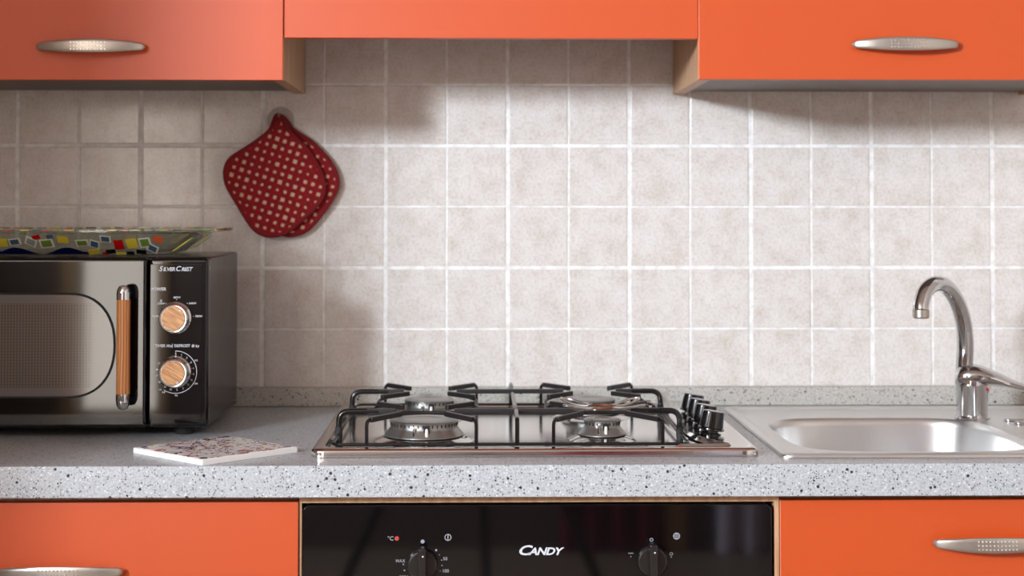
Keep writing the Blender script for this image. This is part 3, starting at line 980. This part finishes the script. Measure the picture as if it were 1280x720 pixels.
def build_tap():
    x, y = 0.7015, -0.206
    r = thing('mixer_tap', 'chrome single lever mixer tap with high curved spout', 'tap', (x, y, 0.0025))
    b = BM()
    lathe(b, [(0.0262, 0.0024), (0.0262, 0.0052), (0.0236, 0.0058), (0.0232, 0.010), (0.0230, 0.030), (0.0236, 0.052), (0.0242, 0.062), (0.0225, 0.066)], x, y, 48)
    part('tap_body', b, 'chrome', r)
    b = BM()
    # swivelling spout, rising from the left shoulder of the body and arching over the bowl
    p0 = Vector((x - 0.0095, y + 0.004, 0.02))
    pts = [p0, (x - 0.0105, y + 0.004, 0.075), (x - 0.0095, y + 0.001, 0.115), (x - 0.0150, y - 0.006, 0.152), (x - 0.0310, y - 0.022, 0.185), (x - 0.0540, y - 0.045, 0.2055), (x - 0.0765, y - 0.068, 0.2085), (x - 0.0945, y - 0.087, 0.1990), (x - 0.1030, y - 0.096, 0.182), (x - 0.1045, y - 0.099, 0.172)]
    path = catmull(pts, 7)
    nn = len(path)
    rads = [0.0132 - 0.0015 * min(1, i / nn * 1.3) for i in range(nn)]
    tube(b, path, 0.012, 24, False, rads)
    part('spout', b, 'chrome', r)
    e = path[-1]
    b = BM(); lathe(b, [(0.0122, 0.0015), (0.0122, -0.0095), (0.0105, -0.0115), (0.0085, -0.0115)], e.x, e.y, 32, 'Z', e.z)
    part('aerator', b, 'nickel', r)
    # lever: domed cap sweeping out to the right
    b = BM(); loops = []
    st = [(-0.0255, 0.060, 0.008, 0.004), (-0.0240, 0.0635, 0.016, 0.011), (-0.018, 0.0660, 0.0215, 0.0165), (-0.006, 0.0672, 0.0250, 0.0182), (0.008, 0.0670, 0.0255, 0.0175), (0.022, 0.0650, 0.0245, 0.0150), (0.038, 0.0610, 0.0220, 0.0118), (0.056, 0.0550, 0.0195, 0.0090), (0.074, 0.0500, 0.0180, 0.0070), (0.094, 0.0475, 0.0160, 0.0055), (0.110, 0.0470, 0.0115, 0.0040), (0.117, 0.0470, 0.0050, 0.0018)]
    S = catmull([Vector((a, z_, w_)) for a, z_, w_, h_ in st], 3)
    Hh = catmull([Vector((a, h_, 0)) for a, z_, w_, h_ in st], 3)
    ca, sa = math.cos(math.radians(-14)), math.sin(math.radians(-14))
    for s_, h_ in zip(S, Hh):
        lp = []
        for k in range(24):
            a = 2 * PI * k / 24
            oy = s_.z * math.cos(a); oz = h_.y * math.sin(a)
            if oz < 0: oz *= 1.0 - 0.4 * min(1.0, max(0.0, s_.x / 0.06))
            lp.append((x + s_.x * ca - oy * sa, y + s_.x * sa + oy * ca, s_.y + oz))
        loops.append(lp)
    rings(b, loops)
    part('lever', b, 'chrome', r)
    b = BM(); lathe(b, [(0.0024, 0.0), (0.0022, 0.0018), (0.0012, 0.0024)], x + 0.0190, y - 0.0140, 12, 'Y', 0.0475)
    part('hot_mark', b, 'red_mark', r, label='tiny red hot water mark')
build_tap()

# ------------------------------------------------------------------ microwave
def build_microwave():
    X1, YF = -0.4270, -0.360
    r = thing('microwave', 'black microwave oven with oak grips standing on the worktop', 'microwave', (X1, YF, 0.0))
    X0 = X1 - 0.452; zb, zt = 0.0125, 0.2520; yb = -0.085
    part('casing', bx(X0 + 0.002, X1 - 0.0015, YF + 0.012, yb, zb, zt, 0.004, 3), 'body_black', r)
    xs = -0.5115
    d = part('door', bx(X0, xs - 0.0008, YF - 0.012, YF + 0.0112, zb + 0.001, zt - 0.001, 0.0055, 4), 'black_gloss', r)
    p = part('control_panel', bx(xs + 0.0008, X1, YF - 0.010, YF + 0.0112, zb + 0.001, zt - 0.001, 0.0060, 4), 'black_gloss', r)
    p2 = part('panel_face', bx(xs + 0.0030, X1 - 0.0085, YF - 0.0112, YF - 0.0095, zb + 0.012, zt - 0.010, 0.0008, 2), 'black_gloss', p)
    # window: stadium outline
    yd = YF - 0.012
    wx0, wx1, wz0, wz1 = X0 + 0.050, -0.5585, 0.0580, 0.1995
    czw, hz = (wz0 + wz1) / 2, (wz1 - wz0) / 2
    def stadium(g):
        pts = []; rx = 0.064 + g; rz = hz + g
        for k in range(25):
            a = -PI / 2 + PI * k / 24
            pts.append((wx1 - 0.064 + rx * math.copysign(abs(math.cos(a)) ** 0.85, math.cos(a)), czw + rz * math.copysign(abs(math.sin(a)) ** 0.9, math.sin(a))))
        for k in range(25):
            a = PI / 2 + PI * k / 24
            pts.append((wx0 + 0.064 + rx * math.copysign(abs(math.cos(a)) ** 0.85, math.cos(a)), czw + rz * math.copysign(abs(math.sin(a)) ** 0.9, math.sin(a))))
        return pts
    rim = part('window_rim', prism_y(BM(), stadium(0.0030), yd - 0.0008, yd + 0.002, 0.0004), 'slot_black', d, label='black groove round the window')
    gb = prism_y(BM(), stadium(0.0), yd - 0.0022, yd + 0.001, 0.0010)
    part('window_glass', gb, 'window_edge', d)
    mb = BM()
    mw = [(x, z) for x, z in stadium(-0.004)]
    inner = []
    for x, z in mw:
        inner.append((min(x, -0.5885), max(min(z, wz1 - 0.012), wz0 + 0.012)))
    prism_y(mb, inner, yd - 0.0024, yd - 0.0015)
    part('perforated_screen', mb, 'mesh_pane', d, False)
    # door grip
    hx = -0.5395
    hb = BM()
    def cap(z0, z1):
        loops = []
        return lathe(BM(), [(0.0020, z0), (0.0060, z0 + (z1 - z0) * 0.06), (0.0088, z0 + (z1 - z0) * 0.3), (0.0096, z0 + (z1 - z0) * 0.6), (0.0096, z1)], hx, yd - 0.026, 28)
    grip = part('grip', lathe(BM(), [(0.0092, 0.0640), (0.0095, 0.0642), (0.0095, 0.1940), (0.0092, 0.1942)], hx, yd - 0.026, 28), 'oak', d, label='oak door grip')
    part('grip_end', cap(0.0420, 0.0640), 'chrome', d); part('grip_end', cap(0.2140, 0.1942), 'chrome', d)
    for z in (0.052, 0.203):
        part('grip_post', lathe(BM(), [(0.0055, 0.0), (0.0050, 0.022)], hx, yd, 16, 'Y', z), 'black_plastic', d)
    # dials
    yp = YF - 0.0112
    def X(px): return (px - 597.5) / 885.0 - 0.0490
    def Zp(py): return 0.3223 - (py - 259.0) / 885.0
    for nm, pz, ang in (('power_dial', Zp(396.3), 40), ('timer_dial', Zp(463.3), 155)):
        cx = X(222.5)
        k = part(nm, lathe(BM(), [(0.0225, 0.0), (0.0225, 0.003), (0.0205, 0.0045), (0.0204, 0.0165), (0.0192, 0.0180), (0.0170, 0.0178)], cx, yp, 48, 'Y', pz), 'chrome', r)
        part('dial_face', lathe(BM(), [(0.0160, 0.0150), (0.0160, 0.0180), (0.0155, 0.0184)], cx, yp, 40, 'Y', pz), 'oak_face', k, label='oak face of the dial')
        b = BM(); a = math.radians(ang)
        flat_disc(b, cx + 0.0148 * math.sin(a), yp - 0.0186, pz + 0.0148 * math.cos(a), 0.0015)
        part('dial_pointer', b, 'print_white', k, False)
    # lettering
    b = text_bm('S', 0.0098, X(203.6), yp, Zp(335.8), 'CENTER', 0.28, 0.00016, 1.0)
    join(b, text_bm('ILVER', 0.0076, X(214.0), yp, Zp(336.4), 'CENTER', 0.28, 0.00014, 1.0, 0.88))
    join(b, text_bm('C', 0.0098, X(225.0), yp, Zp(335.8), 'CENTER', 0.28, 0.00016, 1.0))
    join(b, text_bm('REST', 0.0076, X(235.8), yp, Zp(336.4), 'CENTER', 0.28, 0.00014, 1.0, 0.88))
    part('maker_lettering', b, 'print_white', p, False)
    b = text_bm('POWER', 0.0062, X(201.2), yp, Zp(361), 'CENTER', 0, 0.00012, 1.0)
    join(b, text_bm('TIMER Min', 0.0056, X(208.0), yp, Zp(431.2), 'CENTER', 0, 0.00010, 0.94))
    join(b, text_bm('DEFROST', 0.0056, X(231.0), yp, Zp(431.2), 'CENTER', 0, 0.00014, 0.94))
    join(b, text_bm('kg', 0.0056, X(249.8), yp, Zp(431.4), 'CENTER', 0, 0.00010, 0.94))
    f = BM(); box(f, X(218.9) - 0.0003, X(218.9) + 0.0003, yp - 0.0003, yp, Zp(433.6), Zp(428.4)); join(b, f)
    def flake(cx, cz, s):
        for a in (0, 60, 120):
            t = BM(); box(t, -s, s, -0.0003, 0.0, -s * 0.16, s * 0.16)
            t.transform(Matrix.Translation((cx, yp, cz)) @ Matrix.Rotation(math.radians(a), 4, 'Y')); join(b, t)
    flake(X(244.5), Zp(431.2), 0.0024); flake(X(204.6), Zp(375.4), 0.0020)
    for s, px, py in (('120W', 198.2, 394.8), ('230W', 204.4, 378.8), ('385W', 224.0, 371.3), ('540W', 243.6, 378.6), ('700W', 251.2, 394.6)):
        join(b, text_bm(s, 0.0040, X(px), yp, Zp(py), 'CENTER', 0, 0.00008))
    for px, py in ((203.2, 394.8), (210.4, 378.8), (223.7, 373.9), (237.2, 378.6), (244.8, 394.6)):
        flat_disc(b, X(px), yp, Zp(py), 0.0007, 8)
    cx, cz = X(223.0), Zp(463.6)
    arc_band(b, cx, yp, cz, 0.0292, 0.0300, 0, 213)
    f = BM(); box(f, cx - 0.0004, cx + 0.0004, yp - 0.0003, yp, cz + 0.0275, cz + 0.0300); join(b, f)
    for s, a in (('0', 0), ('1', 19), ('2', 38), ('3', 58), ('4', 78), ('5', 97), ('6', 116), ('7', 135), ('8', 155), ('9', 175), ('10', 196), ('15', 215), ('20', 238), ('25', 260), ('30', 278), ('35', 298)):
        rr = 0.0254 if a < 230 else 0.0262
        aa = math.radians(a)
        join(b, text_bm(s, 0.0034, cx + rr * math.sin(aa), yp, cz + rr * math.cos(aa), 'CENTER', 0, 0.00006))
        flat_disc(b, cx + 0.0231 * math.sin(aa), yp, cz + 0.0231 * math.cos(aa), 0.00045, 6)
    for s, a in (('0.2', 60), ('0.4', 120), ('0.6', 178), ('0.8', 210), ('1.0', 221)):
        aa = math.radians(a)
        join(b, text_bm(s, 0.0034, cx + 0.0330 * math.sin(aa), yp, cz + 0.0325 * math.cos(aa), 'CENTER', 0, 0.00006))
    part('dial_markings', b, 'print_white', p, False)['kind'] = 'stuff'
    for x, y in ((X0 + 0.05, YF + 0.03), (X1 - 0.04, YF + 0.03), (X0 + 0.05, yb - 0.03), (X1 - 0.04, yb - 0.03)):
        part('foot', lathe(BM(), [(0.013, 0.0003), (0.016, 0.0130)], x, y, 20), 'foot_rubber', r)
    part('side_screw', lathe(BM(), [(0.0030, 0.0), (0.0030, 0.0018), (0.0018, 0.0022)], X1 - 0.0004, -0.115, 12, 'Z', 0.022, Matrix.Rotation(PI / 2, 3, 'Y')), 'chrome', r)
build_microwave()

# ------------------------------------------------------------------ glass tray on the microwave
def build_tray():
    r = thing('glass_tray', 'clear glass tray with coloured mosaic squares on top of the microwave', 'tray', (-0.675, -0.215, 0.2522))
    cx, cy, zb = -0.675, -0.205, 0.2530
    N = 96
    def se(hx, hy, z, n=5):
        out = []
        for k in range(N):
            a = 2 * PI * (k + 0.5) / N; c, s = math.cos(a), math.sin(a)
            rad = 1.0 / ((abs(c) / hx) ** n + (abs(s) / hy) ** n) ** (1 / n)
            out.append((cx + rad * c, cy + rad * s, z))
        return out
    b = BM()
    prof = [(0.165, 0.095, zb), (0.178, 0.108, zb + 0.002), (0.198, 0.126, zb + 0.016), (0.217, 0.139, zb + 0.0295), (0.224, 0.143, zb + 0.0318), (0.247, 0.151, zb + 0.0335), (0.247, 0.151, zb + 0.0360), (0.222, 0.140, zb + 0.0345), (0.194, 0.122, zb + 0.0175), (0.174, 0.104, zb + 0.0048), (0.160, 0.090, zb + 0.0030)]
    rings(b, [se(*q) for q in prof], True, True)
    part('glass_dish', b, 'glass', r, label='clear glass dish')
    # coloured squares on the front wall (outer face) and along the rim
    def wall_pt(x, t):           # t 0 bottom .. 1 top of the front wall
        y = -(0.108 + (0.139 - 0.108) * t); z = zb + 0.002 + 0.0275 * t
        return Vector((x, cy + y - 0.0010, z))
    def chip(pts, mat):
        bb = BM(); n = len(pts)
        a = [bb.verts.new(p) for p in pts]; q = [bb.verts.new(Vector(p) + Vector((0, -0.0008, -0.0004))) for p in pts]
        bb.faces.new(a[::-1]); bb.faces.new(q)
        for i in range(n): bb.faces.new((a[i], a[(i + 1) % n], q[(i + 1) % n], q[i]))
        part('mosaic_chip', bb, mat, r, False)
    def Xp(px): return (px - 597.5) / 873.0 - 0.049
    def Tp(py): return ((0.3223 - (py - 259.0) / 873.0) - zb - 0.002) / 0.0275
    def quad(px, py, wp, hp, rot, mat, outline=None):
        def ring_(s):
            out = []
            for u, v in ((-1, -1), (1, -1), (1, 1), (-1, 1)):
                c, s_ = math.cos(rot), math.sin(rot)
                xx = (u * wp * c - v * hp * s_) * s / 2; yy = (u * wp * s_ + v * hp * c) * s / 2
                out.append(wall_pt(Xp(px + xx), Tp(py - yy)))
            return out
        if outline:
            chip(ring_(1.35), outline)
            for_ = [p + Vector((0, -0.0012, -0.0003)) for p in ring_(0.95)]
            chip(for_, mat)
        else: chip(ring_(1.0), mat)
    data = [(7, 303, 11, 10, 0.05, 'gt_yellow', None), (22, 302, 11, 6, 0.1, 'gt_blue', 'gt_white'), (42, 302, 10, 8, -0.5, 'gt_grey', 'gt_white'), (50, 296.5, 10, 5, 0.2, 'gt_red', None),
            (61, 304, 13, 8, 0.1, 'gt_green', 'gt_white'), (67, 296, 8, 5, 0.1, 'gt_blue', None), (82, 299.5, 13, 8, -0.1, 'gt_yellow', None), (105, 303.5, 12, 6, 0.05, 'gt_green', 'gt_white'),
            (120, 305, 9, 7, -0.3, 'gt_blue', 'gt_white'), (135, 298.5, 10, 6, -0.1, 'gt_blue', 'gt_white'), (150, 306, 12, 12, 0.05, 'gt_red', None), (166.5, 304, 14, 12, 0.12, 'gt_yellow', None),
            (183, 303, 11, 9, 0.1, 'gt_green', 'gt_white'), (191, 310.5, 10, 7, -0.5, 'gt_blue', 'gt_white'), (200, 299, 11, 7, -0.2, 'gt_orange', None), (117, 315, 14, 6, 0.1, 'gt_yellow', None),
            (150, 317, 12, 3, 0.0, 'gt_yellow', None), (131, 317, 8, 3, 0.0, 'gt_red', None), (-14, 303, 12, 10, 0.1, 'gt_red', None), (-30, 301, 12, 9, -0.2, 'gt_green', 'gt_white'), (-48, 304, 12, 10, 0.3, 'gt_yellow', None), (-66, 302, 12, 9, 0.1, 'gt_blue', 'gt_white'),
            (138, 314.5, 12, 5, 0.1, 'gt_black', None), (176, 315, 12, 5, -0.1, 'gt_black', None), (162, 316.5, 9, 4, 0.0, 'gt_black', None)]
    for q in data: quad(*q)
    # navy wave painted along the foot of the front wall
    wv = []
    for k in range(41):
        px = -70 + (112 + 70) * k / 40
        top = 313.5 - 4.2 * math.cos((px - 20) / 64.0 * 2 * PI) if px > 0 else 312 - 3 * math.cos((px - 20) / 64.0 * 2 * PI)
        if px > 104: top = 312 + (px - 104) * 0.8
        wv.append((px, top))
    bb = BM(); up = []; dn = []
    for px, top in wv:
        up.append(bb.verts.new(wall_pt(Xp(px), Tp(top)) + Vector((0, -0.0012, -0.0004)))); dn.append(bb.verts.new(wall_pt(Xp(px), -0.02) + Vector((0, -0.0012, 0))))
    for k in range(40): bb.faces.new((dn[k], dn[k + 1], up[k + 1], up[k]))
    g = bmesh.ops.extrude_face_region(bb, geom=list(bb.faces))
    for v in [e for e in g['geom'] if isinstance(e, bmesh.types.BMVert)]: v.co += Vector((0, 0.0010, 0.0003))
    part('painted_wave', bb, 'gt_navy', r, False, label='navy blue wavy band')
    # chips on the flat rim
    cols = ['gt_amber', 'gt_green', 'gt_grey', 'gt_yellow', 'gt_red', 'gt_green', 'gt_black', 'gt_green', 'gt_black', 'gt_red', 'gt_yellow', 'gt_blue', 'gt_orange', 'gt_green']
    def rim_chip(x, y, wx, wy, mat):
        c = BM(); box(c, x - wx / 2, x + wx / 2, y - wy / 2, y + wy / 2, zb + 0.0356, zb + 0.0372, 0.0003, 1)
        part('mosaic_chip', c, mat, r, False)
    k = 0
    for side in (-1, 1):
        x = cx - 0.205
        while x < cx + 0.215:
            wd = random.uniform(0.010, 0.016)
            rim_chip(x, cy + side * 0.1455, wd, 0.008, cols[k % len(cols)]); k += 1
            x += wd + random.uniform(0.003, 0.009)
    for side in (-1, 1):
        y = cy - 0.105
        while y < cy + 0.11:
            wd = random.uniform(0.010, 0.016)
            rim_chip(cx + side * 0.2345, y, 0.014, wd, cols[k % len(cols)]); k += 1
            y += wd + random.uniform(0.003, 0.008)
    # right end wall streaks
    for yy, mat in ((-0.10, 'gt_yellow'), (-0.075, 'gt_green'), (-0.045, 'gt_blue'), (-0.01, 'gt_black'), (0.03, 'gt_yellow'), (0.07, 'gt_green')):
        bb = BM()
        def ep(t, y): return Vector((cx + 0.178 + 0.039 * t + 0.0012, cy + y, zb + 0.002 + 0.0275 * t))
        a = [ep(0.15, yy), ep(0.85, yy + 0.004), ep(0.85, yy + 0.014), ep(0.15, yy + 0.011)]
        va = [bb.verts.new(p) for p in a]; vb = [bb.verts.new(p + Vector((0.0008, 0, -0.0006))) for p in a]
        bb.faces.new(va); bb.faces.new(vb[::-1])
        for i in range(4): bb.faces.new((va[i], va[(i + 1) % 4], vb[(i + 1) % 4], vb[i]))
        part('mosaic_chip', bb, mat, r, False)
build_tray()

# ------------------------------------------------------------------ ceramic trivet tile
def build_trivet():
    r = thing('ceramic_trivet', 'white ceramic trivet tile with red and blue scrollwork on the worktop', 'trivet', (-0.393, -0.513, 0.0), rz=math.radians(45.3))
    h = 0.0765
    ox, oy = -0.393, -0.513
    b = BM(); prism_z(b, [(ox + x, oy + y) for x, y in rrect(h, h, 0.002, 3)], 0.0003, 0.0072, 0.0010)
    part('tile_body', b, 'trivet_white', r)
    b = BM(); prism_z(b, [(ox + x, oy + y) for x, y in rrect(h - 0.0035, h - 0.0035, 0.002, 3)], 0.0070, 0.0075)
    part('printed_glaze', b, 'trivet_print', r, False, label='scrolling red, blue and ochre glaze pattern')
    for sx, sy in ((1, 1), (1, -1), (-1, -1), (-1, 1)):
        b = BM(); lathe(b, [(0.0055, 0.0074), (0.0052, 0.0077)], ox + sx * 0.0665, oy + sy * 0.0665, 16)
        part('corner_dot', b, 'gt_navy', r)
build_trivet()

# ------------------------------------------------------------------ pot holders and their hook
def build_potholders():
    hx, hz = -0.3715, 0.4640
    r = thing('suction_hook', 'clear plastic suction hook stuck on the wall tiles', 'hook', (hx, 0.0, hz - 0.022))
    part('suction_cup', lathe(BM(), [(0.0225, 0.0004), (0.0225, 0.0016), (0.018, 0.003), (0.008, 0.0055), (0.006, 0.007)], hx, 0.0, 40, 'Y', hz), 'hook_plastic', r)
    b = BM()
    tube(b, fillet([(hx, -0.006, hz + 0.002), (hx, -0.033, hz + 0.002), (hx, -0.033, hz + 0.011)], 0.004), 0.0022, 10)
    part('peg', b, 'hook_plastic', r)
    raw = [(345, 60), (328, 104), (308, 140), (240, 195), (170, 240), (120, 275), (98, 310), (92, 350), (100, 400), (120, 440), (150, 490), (180, 540), (215, 595), (245, 630), (280, 650), (320, 657), (370, 650), (410, 630), (460, 590), (510, 545), (550, 500), (575, 460), (582, 420), (575, 370), (555, 320), (525, 270), (490, 220), (455, 185), (420, 150), (400, 125), (385, 90), (365, 62)]
    out = []
    for u, v in raw:
        px, py = 260 + u / 4.0, 130 + v / 4.0
        out.append(Vector(((px - 597.5) / 769.0 - 0.0490, 0, 0.3223 - (py - 259.0) / 769.0)))
    dense = catmull(out, 3, True)
    def holder(ang, y0, label, shift=(0, 0)):
        piv = Vector((hx, 0, hz + 0.003))
        rot = Matrix.Rotation(math.radians(ang), 3, 'Y')
        pts = [piv + rot @ (p - piv) + Vector((shift[0], 0, shift[1])) for p in dense]
        c = Vector((0, 0, 0))
        for p in pts: c += p
        c /= len(pts)
        t = thing('pot_holder', label, 'pot holder', (c.x, y0, min(p.z for p in pts)), 'pot holders on the hook')
        b = BM()
        loops = []
        for s, d in ((0.0, 0.0060), (0.5, 0.0058), (0.8, 0.0052), (0.93, 0.0040), (1.0, 0.0024)):
            if s == 0.0: continue
            loops.append([Vector((c.x + (p.x - c.x) * s, y0 - d, c.z + (p.z - c.z) * s)) for p in pts])
        back = [[Vector((p.x, y0 + 0.0060 - 0.0036 + 0.0015, p.z)) for p in pts]]
        rings(b, loops + back)
        o = part('quilted_pad', b, 'dotted_cloth', t)
        pb = BM(); tube(pb, [Vector((p.x, y0 - 0.0012, p.z)) for p in pts], 0.0040, 8, True)
        part('edge_binding', pb, 'red_cloth_trim', t)
        # hanging loop patch at the top corner
        lp = [Vector((q.x, 0, q.z)) for q in [piv + rot @ (Vector(a) - piv) + Vector((shift[0], 0, shift[1])) for a in [(out[0].x + 0.004, 0, out[0].z - 0.002), (out[2].x + 0.006, 0, out[2].z + 0.004), (out[29].x - 0.004, 0, out[29].z + 0.003)]]]
        lb = BM(); tube(lb, [Vector((p.x, y0 - 0.0045, p.z)) for p in (lp[1], (lp[0] + lp[1]) / 2, lp[0], (lp[0] + lp[2]) / 2 + Vector((0.002, 0, 0.002)), lp[2])], 0.0030, 8)
        part('hanging_loop', lb, 'red_cloth_trim', t)
    holder(-11.0, -0.0125, 'red dotted pot holder hanging behind the other on the hook')
    holder(0.0, -0.0245, 'red dotted pot holder hanging in front of the other on the hook')
build_potholders()

# ------------------------------------------------------------------ the room behind the camera (mirrored in the dark glass)
def build_behind():
    b = BM(); n = 40
    def curtain(x0, x1, y, z0, z1, folds, amp, nm, mat, label):
        b = BM(); n = folds * 8; A = []; B_ = []
        for k in range(n + 1):
            t = k / n; x = x0 + (x1 - x0) * t; yy = y + amp * math.sin(2 * PI * folds * t)
            A.append(b.verts.new((x, yy, z0))); B_.append(b.verts.new((x, yy, z1)))
        for k in range(n): b.faces.new((A[k], A[k + 1], B_[k + 1], B_[k]))
        g = bmesh.ops.extrude_face_region(b, geom=list(b.faces))
        for v in [e for e in g['geom'] if isinstance(e, bmesh.types.BMVert)]: v.co.y -= 0.004
        single(nm, b, mat, label, 'curtain', ((x0 + x1) / 2, y, z0))
    curtain(0.24, 0.61, YB + 0.07, ZF + 0.002, 1.3, 4, 0.03, 'curtain', 'curtain_red', 'dark red curtain mirrored in the black oven glass')
    curtain(0.80, 0.98, YB + 0.07, ZF + 0.002, 1.3, 2, 0.03, 'curtain', 'floral', 'pale floral curtain mirrored in the black oven glass')
    structure('trim_1', bx(0.62, 0.69, YB + 0.001, YB + 0.04, ZF, 1.25), 'door_wood')
    t = thing('tripod', 'black camera tripod mirrored in the black oven glass', 'tripod', (-0.05, -2.68, ZF))
    hub = Vector((-0.05, -2.68, 0.14))
    for foot in ((-0.50, -2.56), (0.36, -2.60), (-0.02, -3.12)):
        f = Vector((foot[0], foot[1], ZF + 0.012))
        b = BM(); tube(b, [hub, hub + (f - hub) * 0.5, f], 0.014, 12, False, [0.017, 0.015, 0.011]); lg = part('leg', b, 'tripod_black', t)
        b = BM(); lathe(b, [(0.016, 0.0), (0.018, 0.02), (0.012, 0.03)], f.x, f.y, 14, 'Z', ZF + 0.0005); part('rubber_foot', b, 'foot_rubber', lg)
    b = BM(); lathe(b, [(0.02, -0.25), (0.02, -0.02), (0.035, 0.0), (0.035, 0.025), (0.018, 0.03), (0.018, 0.07), (0.03, 0.075), (0.03, 0.09)], hub.x, hub.y, 20, 'Z', hub.z); part('centre_column', b, 'tripod_black', t)
build_behind()
